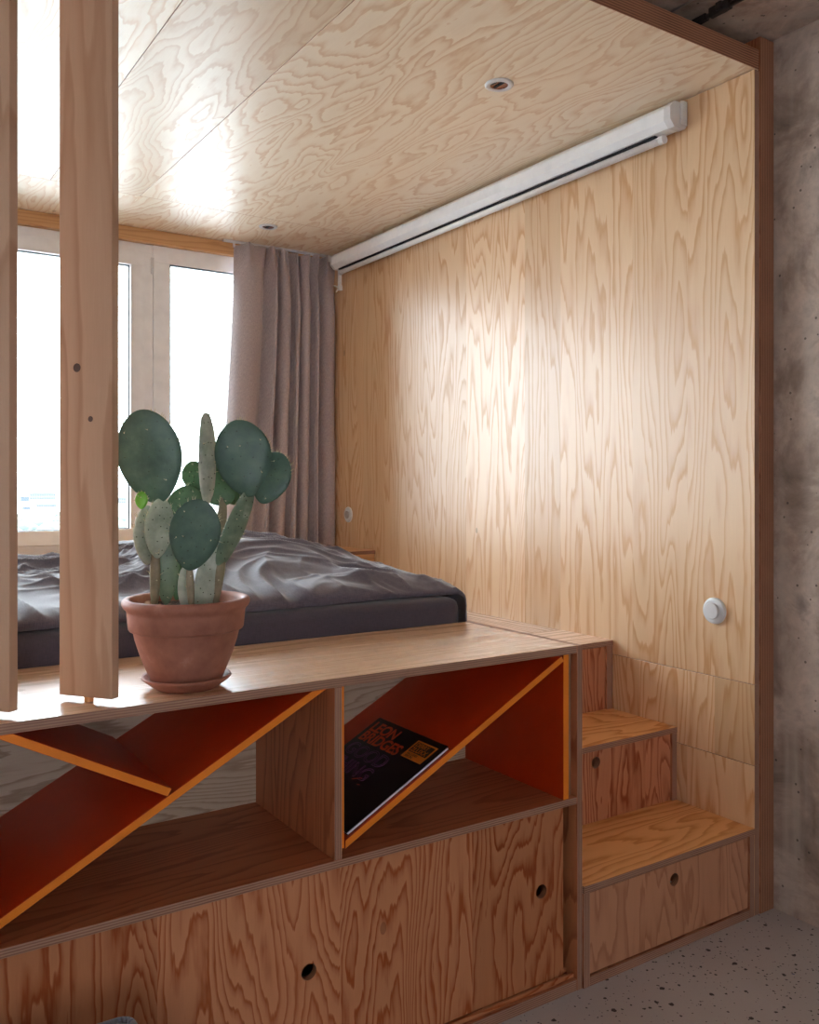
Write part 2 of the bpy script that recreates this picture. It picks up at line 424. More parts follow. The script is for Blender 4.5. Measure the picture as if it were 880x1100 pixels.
# ---- plywood lining of the alcove
def lining(name, y0, y1, z0, z1, seed=0.0):
    return struct(ply(name, XW, 2.396, y0, y1, z0, z1, 'x', 'z', 'wall', bev=.0018, seed=seed))
lining('wall_plywood', 1.692, YG, .7065, 2.588)
lining('wall_plywood_middle', 1.692, YG, .4585, .7055, 2.3)
lining('wall_plywood_low', 1.692, YG, .0, .4575, 5.1)
o = ply('wall_plywood_post', 2.3965, 2.4655, 1.690, YG, 0, 2.694, 'x', 'z', 'riser', bev=.0015, tint='r', pitch=.0078); struct(o)
def cpanel(name, x0, x1, y0, y1, seed, grain='y'):
    return struct(ply(name, x0, x1, y0, y1, 2.59, 2.652, 'z', grain, 'ceil', bev=.0015, seed=seed, tint='r', pitch=.0075))
cpanel('ceiling_plywood_right', 1.160, 2.394, 1.692, 3.930, 0.0)
cpanel('ceiling_plywood_middle', .784, 1.1585, 1.692, 3.930, 4.0)
cpanel('ceiling_plywood_left', XL, .7825, 1.692, 3.930, 8.0)
cpanel('ceiling_plywood_window', XL, 2.394, 3.9315, YG, 11.0)

# window ledge behind the bed
root = thing('window_ledge', 'honey plywood ledge running under the window and curtain', 'ledge', (.9, 3.93, .758))
ply('top', XL, XW-.001, 3.937, YG, .959, .977, 'z', 'x', 'honey', root)
ply('front_panel', XL, XW-.001, 3.945, 3.963, .759, .9585, 'y', 'x', 'honey', root)

# ------------------------------------------------------------------ bookcase with the slanted orange shelves
bc = thing('bookcase', 'low plywood bookcase with slanted orange shelves and sliding door below', 'bookcase', ((XL+XE)/2, 1.94, 0))
YB = 2.185
ply('top', XL, 1.6355, YF, 2.178, .879, .899, 'z', 'x', 'top', bc)
ply('end_panel', 1.636, XE, YF-.001, YB, 0, .899, 'x', 'z', 'inner', bc)
ply('end_panel', XL-.018, XL-.001, YF-.001, YB, 0, .899, 'x', 'z', 'inner', bc)
ply('divider', .920, .9385, YF, 2.12, .5045, .8785, 'x', 'z', 'inner', bc)
ply('divider', .172, .190, YF, 2.12, .5045, .8785, 'x', 'z', 'inner', bc, seed=3)
ply('shelf', XL, 1.6355, YF, 2.16, .486, .504, 'z', 'x', 'inner', bc, seed=1)
ply('back_panel', XL, 1.6355, 2.121, 2.139, .5045, .8785, 'y', 'x', 'back', bc)
ply('spacer', 1.609, 1.6355, YF+.022, 2.12, .5045, .8785, 'x', 'z', 'riser', bc)
ply('bottom_rail', XL, 1.6355, YF, YF+.05, 0, .030, 'z', 'x', 'riser', bc)
bm = bmesh.new(); bm_box(bm, XL, 1.6355, YF+.012, YF+.018, .030, .040); bm_box(bm, XL, 1.6355, YF+.040, YF+.046, .030, .040)
to_obj('door_track', bm, wood('door', (0, 0, 1), (1, 0, 0)), bc)
holed('sliding_door', .16, 1.606, .041, .4845, YF+.020, YF+.036, [(.868, .271), (1.531, .277)], 'door', bc)
holed('sliding_door', XL, .30, .041, .4845, YF+.044, YF+.060, [(-.40, .274)], 'door', bc, seed=4)
bm = bmesh.new(); bm_box(bm, XL, 1.6355, 2.165, 2.18, 0, .485); to_obj('back_panel', bm, wood('inner', (1, 0, 0), (0, 0, 1)), bc)

def slab(name, xa, za, xb, zb, t, y0, y1, endcut_a='v', endcut_b='h'):
    """slanted panel; (xa,za)-(xb,zb) is the lower edge line seen from the front"""
    L = math.hypot(xb-xa, zb-za); dx, dz = (xb-xa)/L, (zb-za)/L; s = -1 if dx < 0 else 1
    nx, nz = -dz*s, dx*s
    k = t/abs(dx); h = t/abs(dz)
    A1 = (xa, za+k) if endcut_a == 'v' else (xa+(-h if nx < 0 else h)*0+nx*t+0, za+nz*t)
    if endcut_b == 'h': B1 = (xb-math.copysign(h, dx), zb)
    elif endcut_b == 'v': B1 = (xb, zb+k)
    else: B1 = (xb+nx*t, zb+nz*t)
    pts = [(xa, za), (xb, zb), B1, A1]
    bm = bmesh.new()
    f0 = [bm.verts.new((x, y0, z)) for x, z in pts]; f1 = [bm.verts.new((x, y1, z)) for x, z in pts]
    bm.faces.new(f0).material_index = 1; bm.faces.new(f1[::-1]).material_index = 1
    for i in range(4):
        j = (i+1) % 4; bm.faces.new((f0[j], f0[i], f1[i], f1[j])).material_index = 0
    bmesh.ops.bevel(bm, geom=bm.edges[:], offset=.0008, segments=1, affect='EDGES')
    o = to_obj(name, bm, [M['orange'], M['orange_edge']], bc)
    return o
SL = .5265
o = slab('slanted_shelf', .1905, .5045, .1905+.3740/SL, .8785, .0165, YF+.001, 2.12); o['label'] = 'long orange slanted shelf'
o = slab('slanted_shelf', .9465, .5235, .9465+.3550/SL-.03, .8785-.0158, .0165, YF+.001, 2.12, 'v', 'n'); o['label'] = 'orange slanted shelf holding the record'
# short arm of the left cell: falls from the top board to the long slanted shelf
o = slab('slanted_shelf', .5545, .7135, .5545-(.8785-.7135)/.5265, .8785, .0165, YF+.002, 2.12, 'n', 'h'); o['label'] = 'short orange shelf slanting the other way'
bm = bmesh.new(); bm_box(bm, 1.590, 1.6085, YF+.002, 2.12, .5045, .8785, .0008); bm.normal_update()
for f in bm.faces: f.material_index = 0 if abs(f.normal.x) > .8 else 1
o = to_obj('side_lining', bm, [M['orange'], M['orange_edge']], bc); o['label'] = 'upright orange lining panel'
bm = bmesh.new(); bm_box(bm, .939, .9445, YF+.002, 2.12, .5265, .8785, .0006); bm.normal_update()
for f in bm.faces: f.material_index = 0 if abs(f.normal.x) > .8 else 1
o = to_obj('side_lining', bm, [M['orange'], M['orange_edge']], bc); o['label'] = 'thin orange lining on the divider'

# ------------------------------------------------------------------ stairs up to the bed
st = thing('staircase', 'three plywood steps with drawers between bookcase and wall', 'stairs', (2.01, 2.0, 0))
X0, X1 = XE+.001, XW-.001
ply('tread', X0, X1, 1.690, 2.003, .249, .268, 'z', 'x', 'tread', st)
ply('upright', X0, 1.678, 1.692, 2.28, 0, .2485, 'x', 'z', 'riser', st)
ply('upright', 2.349, X1, 1.692, 2.28, 0, .2485, 'x', 'z', 'riser', st)
ply('bottom_rail', 1.6785, 2.3485, 1.692, 1.72, 0, .026, 'z', 'x', 'riser', st)
holed('drawer_front', 1.681, 2.344, .031, .244, 1.696, 1.714, [(2.012, .198)], 'pale', st)
ply('tread', X0, X1, 1.986, 2.300, .492, .511, 'z', 'x', 'tread', st, seed=6)
ply('upright', 2.348, X1, 1.988, 2.28, .2685, .4915, 'x', 'z', 'riser', st)
holed('drawer_front', X0, 2.345, .270, .4890, 1.994, 2.012, [(2.003, .453)], 'riser', st, seed=2)
ply('upright', 2.341, X1, 2.277, 2.30, .5115, .7395, 'x', 'z', 'riser', st)
ply('riser', X0, 2.3405, 2.283, 2.30, .5115, .7365, 'y', 'z', 'riser', st, seed=9)
ply('landing', X0, X1, 2.275, 2.55, .740, .758, 'z', 'x', 'top', st, seed=2)
pf = thing('bed_platform', 'plywood platform carrying the mattress beside the wall', 'platform', (.9, 3.1, 0))
ply('deck', XL, XE, 2.187, 3.936, .740, .758, 'z', 'y', 'top', pf, seed=3)
ply('deck', XE+.001, X1, 2.5515, 3.936, .740, .758, 'z', 'y', 'top', pf, seed=5)
ply('side_panel', XL, XL+.018, 2.19, 3.93, 0, .7395, 'x', 'z', 'inner', pf)
ply('front_panel', XL+.019, X0-.001, 2.19, 2.208, 0, .7395, 'y', 'z', 'inner', pf)

# ------------------------------------------------------------------ mattress and duvet
def mattress():
    bm = bmesh.new()
    bm_box(bm, XL+.02, 1.630, 2.192, 3.90, .7585, .972, .028)
    bmesh.ops.subdivide_edges(bm, edges=[e for e in bm.edges if e.calc_length() > .3], cuts=40, use_grid_fill=True)
    for v in bm.verts:
        p = v.co
        v.co.z += .004*noise.noise(Vector((p.x*3, p.y*3, 1))) if p.z > .9 else 0
        if p.y < 2.25: v.co.y += .003*noise.noise(Vector((p.x*4, p.z*9, 5)))
    return tag(to_obj('mattress', bm, M['sheet'], smooth=True), 'mattress under charcoal fitted sheet behind the bookcase', 'mattress')
mattress()

def ridged(p):
    return 1-abs(noise.noise(p))*2
def duvet_h(x, y):
    base = .026+.030*(y-2.2)
    base += .098*math.exp(-(((x-1.20)/.42)**2+((y-2.98)/.36)**2))
    base += .045*math.exp(-(((x-1.28)/.40)**2+((y-2.55)/.22)**2))
    base += .026*math.exp(-(((x-.45)/.5)**2+((y-2.75)/.4)**2))
    base -= .040*math.exp(-(((x-1.62)/.22)**2+((y-3.25)/.3)**2))
    w = Vector((noise.noise(Vector((x*1.9, y*1.9, 3.1))), noise.noise(Vector((x*1.9, y*1.9, 7.7))), 0))*.42
    p = Vector((x, y, 0))+w
    q = Vector((p.x*1.0+p.y*.7, p.y*3.2-p.x*.9, 0))          # folds run mostly along the bed's length
    g = Vector((p.x*2.4+p.y*1.4, p.y*1.5-p.x*1.1, 5.5))
    r = ridged(q*1.25); r2 = ridged(Vector((q.x*1.9, q.y*2.3, 4.2))); r3 = ridged(Vector((q.x*3.6, q.y*4.6, 9.2)))
    r4 = ridged(g*1.3); r5 = ridged(g*2.9)
    soft = noise.noise(Vector((p.x*3.1, p.y*4.3, 1.7)))
    fine = noise.noise(Vector((q.x*14, q.y*15, 2)))
    return base + .018*soft + .026*max(r, 0)**3 + .015*max(r2, 0)**3 + .013*max(r4, 0)**4 + .006*max(r5, 0)**4 + .0055*max(r3, 0)**3 + .0011*fine
def duvet():
    zt = .974; x0, x1 = XL, 1.625; y0, y1 = 2.225, 3.40
    NX, NY = 400, 250; over = .23
    bm = bmesh.new(); grid = []
    Lx = (x1-x0)+over
    for j in range(NY+1):
        row = []
        tv = j/NY
        for i in range(NX+1):
            s = i/NX*Lx
            yy0 = y0+.030*noise.noise(Vector((s*1.7, .3, 8)))+.012*math.sin(s*7)
            y = yy0+(y1-yy0)*tv
            x = x0+min(s, x1-x0)
            h = duvet_h(x0+s, y)
            # rounded front and back hems
            dd = min(y-yy0, y1-y)
            rr = .11
            e = 1.0 if dd >= rr else math.sqrt(max(0, 1-(1-dd/rr)**2))
            hh = .004+(h-.004)*e
            exs = s-(x1-x0)
            R = .07
            if exs <= -.0: 
                # roll toward the side edge
                de = -exs
                if de < .30: hh = hh*(1-.35*(1-de/.30)**2)
                P = Vector((x, y, zt+hh))
            else:
                hh = hh*.65
                a = min(exs/(R), PI/2)
                rest = max(0, exs-R*PI/2)
                rad = .028+hh*.8
                P = Vector((x1+math.sin(a)*rad, y, zt-.028+math.cos(a)*(hh+.028)-rest*1.0))
                P.x += .012*noise.noise(Vector((y*5, exs*6, 3)))*min(1, exs/.06)
                P.x = max(P.x, 1.634)
                if y < 2.6:
                    k_ = max(0, 1-(y-yy0)/.12)
                    P.x += (1.644-P.x)*k_**1.3; P.y = max(2.192, P.y-.028*(1-tv)**6*min(1, exs/.05))
            # bulge of the front hem over the sheet
            if dd < rr and y < 3: P.y -= .022*(1-dd/rr)*e*2
            P.y = max(P.y, 2.190)
            row.append(bm.verts.new(P))
        grid.append(row)
    for j in range(NY):
        for i in range(NX):
            bm.faces.new((grid[j][i], grid[j][i+1], grid[j+1][i+1], grid[j+1][i]))
    o = to_obj('duvet', bm, M['duvet'], smooth=True)
    return tag(o, 'rumpled charcoal linen duvet heaped on the mattress', 'duvet')
duvet()
# pillow at the window side
def pillow(cx, cy, cz, rx, ry, rz, rot):
    bm = bmesh.new(); bmesh.ops.create_uvsphere(bm, u_segments=64, v_segments=32, radius=1)
    for v in bm.verts:
        x, y, z = v.co
        k = 1.0/max(1e-6, (abs(x)**4+abs(y)**4)**.25) if (abs(x)+abs(y)) > 1e-6 else 1
        r = math.hypot(x, y); x2, y2 = x*k*r, y*k*r
        zz = z*(1-.75*max(0, (abs(x2)**3+abs(y2)**3)/1.6))
        p = Vector((x2*rx, y2*ry, zz*rz)); p += Vector((0, 0, .007*noise.noise(p*14)))
        p.rotate(Matrix.Rotation(rot, 3, 'Z')); v.co = p+Vector((cx, cy, cz))
    return to_obj('pillow', bm, M['sheet'], smooth=True)
tag(pillow(1.12, 3.62, 1.034, .33, .17, .060, .03), 'dark charcoal pillow lying by the window behind the cactus', 'pillow')

# ------------------------------------------------------------------ curtain
def curtain():
    yb = 4.398
    # fold valleys along the rail (x at the top) and how deep each fold swells
    xs = [1.785, 1.957, 2.035, 2.098, 2.150, 2.205, 2.272, 2.372]
    amp = [.088, .100, .092, .098, .090, .100, .070]
    bm = bmesh.new(); NZ = 90; PER = 26; rows = []
    for j in range(NZ+1):
        t = j/NZ; z = 2.572+(.979-2.572)*t
        row = []
        for k in range(7):
            for i in range(PER+(1 if k == 6 else 0)):
                s = i/PER
                fl = (1-k/6)
                x = xs[k]+(xs[k+1]-xs[k])*s - .085*fl*t**1.3
                x += .010*noise.noise(Vector((k*3.1, z*1.3, 2)))
                sh = math.sin(PI*s)**.95
                a = amp[k]*(.55+.45*min(1, t*5+.0))
                y = yb-a*sh+.008*noise.noise(Vector((x*9, z*1.1, 6)))
                # undercut so each fold leans over its neighbour
                x += .018*math.sin(2*PI*s)*min(1, t*4+.3)*(1 if k % 2 else -.6)
                if t < .09: # pinched heading tape
                    u_ = 1-t/.09
                    y += .022*u_*math.sin(s*PI*4+k); x += .012*u_*math.sin(s*PI*3+2*k)
                x = min(x, 2.3705)
                row.append(bm.verts.new((x, y, z+(.010*math.sin(s*PI+k) if j == 0 else 0))))
        rows.append(row)
    for a, b in zip(rows, rows[1:]):
        for i in range(len(a)-1): bm.faces.new((a[i], a[i+1], b[i+1], b[i]))
    o = to_obj('curtain', bm, M['curtain'], smooth=True)
    mo = o.modifiers.new('thick', 'SOLIDIFY'); mo.thickness = .002
    return o
cu = thing('curtain', 'taupe pleated curtain gathered at the right of the window', 'curtain', (2.06, 4.335, .979))
cm = curtain(); cm.name = 'drape'; cm.parent = cu; cm.data.transform(Matrix.Translation(-Vector(cu.location)))
bm = bmesh.new(); bm_box(bm, 1.72, 2.365, 4.372, 4.392, 2.578, 2.5895, .001); to_obj('rail', bm, M['white'], cu)
bm = bmesh.new()
for k in range(9):
    x = 1.78+k*.07; bm_box(bm, x-.004, x+.004, 4.376, 4.388, 2.556, 2.578, .001)
to_obj('glider', bm, M['white'], cu)['kind'] = 'stuff'

# ------------------------------------------------------------------ projector screen case on the wall
ps = thing('projector_screen', 'white rolled up screen case along the plywood wall under the ceiling', 'projector screen', (2.33, 3.18, 2.5))
def octo(bm, y0, y1, xc, zc, hx, hz, c):
    pts = [(-hx, -hz+c), (-hx+c, -hz), (hx-c*.4, -hz), (hx, -hz+c*.4), (hx, hz-c*.4), (hx-c*.4, hz), (-hx+c, hz), (-hx, hz-c)]
    A = [bm.verts.new((xc+x, y0, zc+z)) for x, z in pts]; B = [bm.verts.new((xc+x, y1, zc+z)) for x, z in pts]
    bm.faces.new(A); bm.faces.new(B[::-1])
    for i in range(8): bm.faces.new((A[i], A[(i+1) % 8], B[(i+1) % 8], B[i]))
bm = bmesh.new(); octo(bm, 1.975, 4.262, 2.330, 2.528, .037, .040, .020); to_obj('case', bm, M['alu'], ps)
for ya, yb_ in ((1.948, 1.9745), (4.2625, 4.278)):
    bm = bmesh.new(); octo(bm, ya, yb_, 2.330, 2.528, .039, .042, .021); to_obj('end_cap', bm, M['white'], ps)
bm = bmesh.new(); bm_box(bm, 2.338, 2.366, 1.940, 1.9475, 2.495, 2.575, .002); to_obj('bracket', bm, M['white'], ps)
bm = bmesh.new(); bm_box(bm, 2.322, 2.346, 2.04, 4.24, 2.480, 2.4875); to_obj('slot', bm, M['slot'], ps)
bm = bmesh.new(); cyl(bm, (2.334, 2.03, 2.468), (2.334, 4.225, 2.468), .0125, 24); to_obj('bottom_bar', bm, M['alu'], ps, True)
for p in D.objects['bottom_bar'].data.polygons: p.use_smooth = len(p.vertices) == 4
for ya, yb_ in ((2.008, 2.0295), (4.2255, 4.240)):
    bm = bmesh.new(); cyl(bm, (2.334, ya, 2.468), (2.334, yb_, 2.468), .0145, 24); to_obj('bar_cap', bm, M['white'], ps)
hk = bmesh.new()
bm_box(hk, 2.328, 2.346, 4.246, 4.260, 2.385, 2.487, .001)
bm_box(hk, 2.326, 2.350, 4.242, 4.264, 2.372, 2.400, .003)
cyl(hk, (2.330, 4.252, 2.385), (2.305, 4.252, 2.395), .004, 10); cyl(hk, (2.330, 4.252, 2.380), (2.312, 4.252, 2.360), .004, 10)
cyl(hk, (2.305, 4.252, 2.395), (2.298, 4.252, 2.392), .004, 10); to_obj('hook', hk, M['white'], ps)
bm = bmesh.new()
for k in range(4): cyl(bm, (2.3375, 4.253, 2.415+k*.016), (2.336, 4.253, 2.415+k*.016), .003, 10)
to_obj('adjusting_hole', bm, M['slot'], ps)['kind'] = 'stuff'

# ------------------------------------------------------------------ wall dimmer and small socket
def disc(name, y, z, prof, parent, mat):
    bm = bmesh.new(); lathe(bm, prof+[(0, prof[-1][1])], 0, 0, 48)
    for v in bm.verts: v.co = Vector((XW-v.co.z, y+v.co.x, z+v.co.y))
    return to_obj(name, bm, mat, parent, False)
r = thing('dimmer_switch', 'round white dimmer switch on plywood wall above the steps', 'switch', (XW, 1.836, .916))
disc('rim', 1.836, .916, [(.042, 0), (.042, .006), (.040, .010), (.034, .0125), (.026, .0125)], r, M['white'])
disc('knob', 1.836, .916, [(.026, .0126), (.0265, .0200), (.0245, .0225)], r, M['white'])
r = thing('wall_switch', 'small round white push switch beside the curtain', 'switch', (XW, 4.215, 1.154))
disc('rim', 4.215, 1.154, [(.042, 0), (.042, .005), (.037, .009), (.02, .009)], r, M['white'])
disc('button', 4.215, 1.154, [(.0215, .0091), (.0215, .013), (.019, .015)], r, simple('button_grey', srgb(190, 180, 176), .4))

# ------------------------------------------------------------------ ceiling downlights
def downlight(x, y, label):
    r = thing('downlight', label, 'ceiling light', (x, y, ZC), 'recessed downlights in the plywood ceiling')
    bm = bmesh.new(); lathe(bm, [(.0455, ZC-.0005), (.0450, ZC-.005), (.040, ZC-.0075), (.030, ZC-.0065), (.0285, ZC-.004), (.0285, ZC-.0006)], x, y, 48)
    to_obj('ring', bm, M['white'], r, True)
    bm = bmesh.new(); lathe(bm, [(.0283, ZC-.004), (.024, ZC-.0015), (.015, ZC-.0012), (0, ZC-.0010)], x, y, 32); to_obj('reflector', bm, M['reflector'], r, True)
    bm = bmesh.new(); bm_box(bm, x-.0035, x+.0035, y-.024, y+.024, ZC-.0045, ZC-.0018); bm_box(bm, x-.0285, x-.019, y-.012, y+.012, ZC-.0045, ZC-.0018)
    to_obj('lamp_bar', bm, M['slot'], r)
downlight(1.788, 2.205, 'white recessed downlight in plywood ceiling near the screen case')
downlight(1.822, 4.045, 'small white recessed downlight just in front of the curtain')

# ------------------------------------------------------------------ turning louvre boards
def board(x, y, label, first=None):
    root = thing('pivoting_board', label, 'wooden board', (x, y, .899), 'tall pivoting boards standing on the bookcase')
    root.rotation_euler = (0, 0, 0)
    a = math.atan2(-.099, .075)
    z0, z1 = .909, 2.583
    bm = bmesh.new(); bm_box(bm, -.062, .062, -.010, .010, z0, z1, .0012)
    bmesh.ops.rotate(bm, verts=bm.verts, cent=(0, 0, 0), matrix=Matrix.Rotation(a, 3, 'Z'))
    bmesh.ops.translate(bm, verts=bm.verts, vec=(x, y, 0))
    ud = (round(math.cos(a), 4), round(math.sin(a), 4), 0)
    to_obj('plank', bm, wood('post', ud, (0, 0, 1), 5.0), root)
    for za, zb in ((.8992, z0+.001), (z1-.001, 2.5898)):
      bm = bmesh.new(); cyl(bm, (x, y, za), (x, y, zb), .009, 20); to_obj('pivot', bm, wood('tread', (1, 0, 0), (0, 0, 1)), root)
    # knots in the broad face
    return root, a
BX, BY = .426, 1.782
b1, ang = board(BX, BY, 'wide wooden pivoting board left of the cactus pot')
b2, ang = board(BX-.180, BY+.003, 'wooden pivoting board cut off by the left picture edge')
mk = simple('knot_brown', srgb(92, 66, 58), .5)
for du, z, r_ in ((-.020, 1.545, .0085), (.012, 1.445, .0055)):
    c = Vector((BX, BY, z))+Vector((math.cos(ang), math.sin(ang), 0))*du; nrm = Vector((math.sin(ang), -math.cos(ang), 0))
    kn = bmesh.new(); cyl(kn, c+nrm*.0098, c+nrm*.0104, r_, 20); to_obj('knot', kn, mk, b1)

# ------------------------------------------------------------------ potted cactus
PX, PY = .626, 1.797
sc = bmesh.new()
lathe(sc, [(0, .8995), (.062, .8995), (.066, .902), (.086, .917), (.091, .922), (.0895, .926), (.084, .924), (.066, .908), (0, .908)], PX, PY, 72)
tag(to_obj('plant_saucer', sc, M['terra'], smooth=True), 'shallow terracotta saucer under the cactus pot', 'saucer')
cp = thing('potted_cactus', 'prickly pear cactus in a terracotta pot on the bookcase', 'potted plant', (PX, PY, .9085))
pb = bmesh.new()
lathe(pb, [(0, .909), (.066, .909), (.070, .912), (.080, .935), (.094, .970), (.1035, 1.000), (.1075, 1.018), (.1085, 1.020), (.1145, 1.021),
           (.1165, 1.024), (.1195, 1.055), (.1200, 1.060), (.1225, 1.064), (.1265, 1.068), (.1295, 1.074), (.1290, 1.081), (.1250, 1.085),
           (.1180, 1.085), (.1130, 1.082), (.1120, 1.076), (.108, 1.040), (0, 1.036)], PX, PY, 96)
to_obj('pot', pb, M['terra'], cp, True)
so = bmesh.new(); rings = []
for i in range(16):
    r_ = .112*i/15
    if i == 0: rings.append([so.verts.new((PX, PY, 1.066))]); continue
    rings.append([so.verts.new((PX+r_*math.cos(2*PI*k/48), PY+r_*math.sin(2*PI*k/48), 1.064+.007*noise.noise(Vector((r_*math.cos(2*PI*k/48)*60, r_*math.sin(2*PI*k/48)*60, 0))))) for k in range(48)])
for k in range(48): so.faces.new((rings[0][0], rings[1][k], rings[1][(k+1) % 48]))
for a, b in zip(rings[1:], rings[2:]):
    for k in range(48): so.faces.new((a[k], b[k], b[(k+1) % 48], a[(k+1) % 48]))
soil_o = to_obj('soil', so, M['soil'], cp, True)
pe = bmesh.new()
for k in range(26):
    a = random.uniform(2.4, 4.2) if k < 18 else random.uniform(0, 6.28); rr = random.uniform(.05, .098); s_ = random.uniform(.004, .009)
    m_ = Matrix.Translation((PX+rr*math.cos(a), PY+rr*math.sin(a), 1.068)) @ Matrix.Diagonal((s_, s_*random.uniform(.7, 1), s_*.7, 1))
    bmesh.ops.create_icosphere(pe, subdivisions=2, radius=1, matrix=m_)
to_obj('pebbles', pe, simple('pebble', srgb(176, 128, 96), .8), cp, True)['kind'] = 'stuff'

cY, sY = math.cos(YAW), math.sin(YAW)
def at(u, v, dep):
    """point seen at frame pixel (u,v), dep metres along the view axis"""
    a = (u-440)/F_PX; b = (HOR-v)/F_PX
    return Vector(((sY+a*cY)*dep, (cY-a*sY)*dep, CAM_Z+b*dep))
DP = (PX*sY+PY*cY)          # depth of the pot's axis
FWD = Vector((sY, cY, 0))
def pad(base, tip, width, psi=0.0, thick=.016, mat='cact', n_sp=22, long_=.010, shape=.62, seed=0, ex=.5, name='pad'):
    """prickly pear joint: base and tip as 3-D points, psi turns its face away from the viewer"""
    rnd = random.Random(seed)
    base = Vector(base); tip = Vector(tip); ax = (tip-base); L = ax.length; ax.normalize()
    side = ax.cross(FWD).normalized(); nrm = side.cross(ax).normalized()
    q = Matrix.Rotation(psi, 3, ax); side = q @ side; nrm = q @ nrm
    bm = bmesh.new(); SEG = 56; RG = 12
    def outline(phi):
        c, s = math.cos(phi), math.sin(phi)     # c along axis
        ln = c*.5+.5
        wv = (math.sin(PI*min(1, ln**(1/shape**.32))))if 0 < ln < 1 else 0
        wv = max(wv, 0)**ex
        return ln, (1 if s >= 0 else -1)*wv*.5
    ctr = base+ax*L*.5
    def pt(phi, rho, sgn):
        ln, wv = outline(phi)
        p = Vector((wv*width, (ln-.5)*L, 0))*rho
        t = thick*.5*(1-rho**3.2)**.5*(.72+.28*(1-(p.y/L+.5)))
        t = t*(1+.12*noise.noise(Vector((p.x*40+seed, p.y*40, 1))))
        wob = .004*noise.noise(Vector((p.x*14+seed*3, p.y*14, 4)))
        return ctr+side*(p.x*(1+.03*noise.noise(Vector((math.cos(phi), math.sin(phi), seed)))))+ax*p.y+nrm*(sgn*t+wob)
    faces = []
    for sgn in (1, -1):
        c0 = bm.verts.new(pt(0, 0, sgn)); prev = None
        for r_ in range(1, RG+1):
            rho = math.sin(r_/RG*PI/2)
            if r_ == RG and sgn == -1: ring = outer
            else: ring = [bm.verts.new(pt(2*PI*k/SEG+.001, rho, sgn if r_ < RG else 0)) for k in range(SEG)]
            if r_ == RG and sgn == 1: outer = ring
            for k in range(SEG):
                k2 = (k+1) % SEG
                if prev is None: bm.faces.new((c0, ring[k], ring[k2]))
                else: bm.faces.new((prev[k], ring[k], ring[k2], prev[k2]))
            prev = ring
    o = to_obj(name, bm, M[mat], cp, True)
    sp = bmesh.new()
    for k in range(n_sp):
        phi = rnd.uniform(0, 2*PI)
        edge = k < n_sp*.7
        rho = 1.0 if edge else math.sqrt(rnd.uniform(.02, .8))
        sgn = rnd.choice((1, -1)) if not edge else 0
        if edge: phi = rnd.uniform(-1.7, 1.7)
        P = pt(phi, rho*(.995 if edge else 1), sgn)
        if edge: d = (P-ctr).normalized()
        else: d = (nrm*sgn*(1 if psi < 1.2 or psi > 1.9 else 1)).normalized()
        bmesh.ops.create_icosphere(sp, subdivisions=1, radius=.0015, matrix=Matrix.Translation(P))
        for q_ in range(2):
            dd = (d+Vector((rnd.uniform(-.5, .5), rnd.uniform(-.5, .5), rnd.uniform(-.3, .6)))).normalized()
            cyl(sp, P, P+dd*long_*rnd.uniform(.5, 1), .0005, 5, .00015, cap=False)
    to_obj('spines', sp, M['spine'], o)['kind'] = 'stuff'
    ar = bmesh.new()
    for r0 in range(5):
        for c0 in range(5):
            u_ = (c0-2+.5*(r0 % 2))*.2; v_ = (r0-2)*.19
            u_ += rnd.uniform(-.05, .05); v_ += rnd.uniform(-.05, .05)
            if u_*u_*4+v_*v_*4 > .78 or width < .036 or rnd.random() < .15: continue
            phi = math.atan2(u_, v_); rho = min(.9, math.hypot(u_, v_)*2)
            for sgn in (1, -1):
                bmesh.ops.create_icosphere(ar, subdivisions=1, radius=.0014, matrix=Matrix.Translation(pt(phi, rho, sgn)))
    to_obj('areoles', ar, M['areole'], o)['kind'] = 'stuff'
    return o
K = DP/F_PX     # metres per frame pixel at the pot
def pp(b, t, wpx, db=0, dt=0, **k):
    return pad(at(b[0], b[1], DP+db), at(t[0], t[1], DP+dt), wpx*K*(1/(abs(math.cos(k.get('psi', 0)))+.0) if abs(math.cos(k.get('psi', 0))) > .3 else 1), **k)
# stems rising from the soil
pp((166, 652), (167, 588), 11, 0, 0, psi=.2, thick=.016, mat='cact_bark', n_sp=8, seed=3, shape=.9, ex=.3)
pp((178, 650), (183, 570), 22, .02, .02, psi=.35, mat='cact_dull', seed=4, n_sp=16, ex=.42)
pp((158, 607), (158, 543), 21, .0, -.01, psi=.9, mat='cact_old', seed=5, n_sp=12)
pp((169, 600), (173, 535), 24, -.005, -.005, psi=.8, mat='cact_old', seed=6, n_sp=14)
pp((171, 541), (151, 440), 68, -.005, -.02, psi=.12, mat='cact', seed=7, n_sp=30, shape=.70)
pp((152, 547), (152, 528), 13, -.05, -.05, psi=.1, mat='cact_new', seed=8, n_sp=14, long_=.004, thick=.010)
pp((199, 655), (200, 608), 14, -.02, -.02, psi=.7, mat='cact_old', seed=9, n_sp=6, ex=.4)
pp((206, 655), (203, 606), 8, -.035, -.035, psi=.2, thick=.012, mat='cact_bark', seed=10, n_sp=4, shape=.9, ex=.3)
pp((203, 613), (215, 536), 53, -.04, -.05, psi=.1, mat='cact', seed=11, n_sp=26, shape=.66)
pp((223, 542), (222, 443), 12, -.04, -.04, psi=1.18, mat='cact_old', seed=12, n_sp=22, thick=.013, shape=.8, ex=.4)
pp((216, 655), (234, 588), 27, .0, .0, psi=.55, mat='cact_old', seed=13, n_sp=10, shape=.85, ex=.38)
pp((231, 652), (240, 590), 9, .01, .0, psi=.4, thick=.014, mat='cact_bark', seed=14, n_sp=6, shape=.9, ex=.3)
pp((235, 608), (270, 525), 17, .0, -.01, psi=.85, mat='cact_pale', seed=15, n_sp=18, shape=.8, ex=.32)
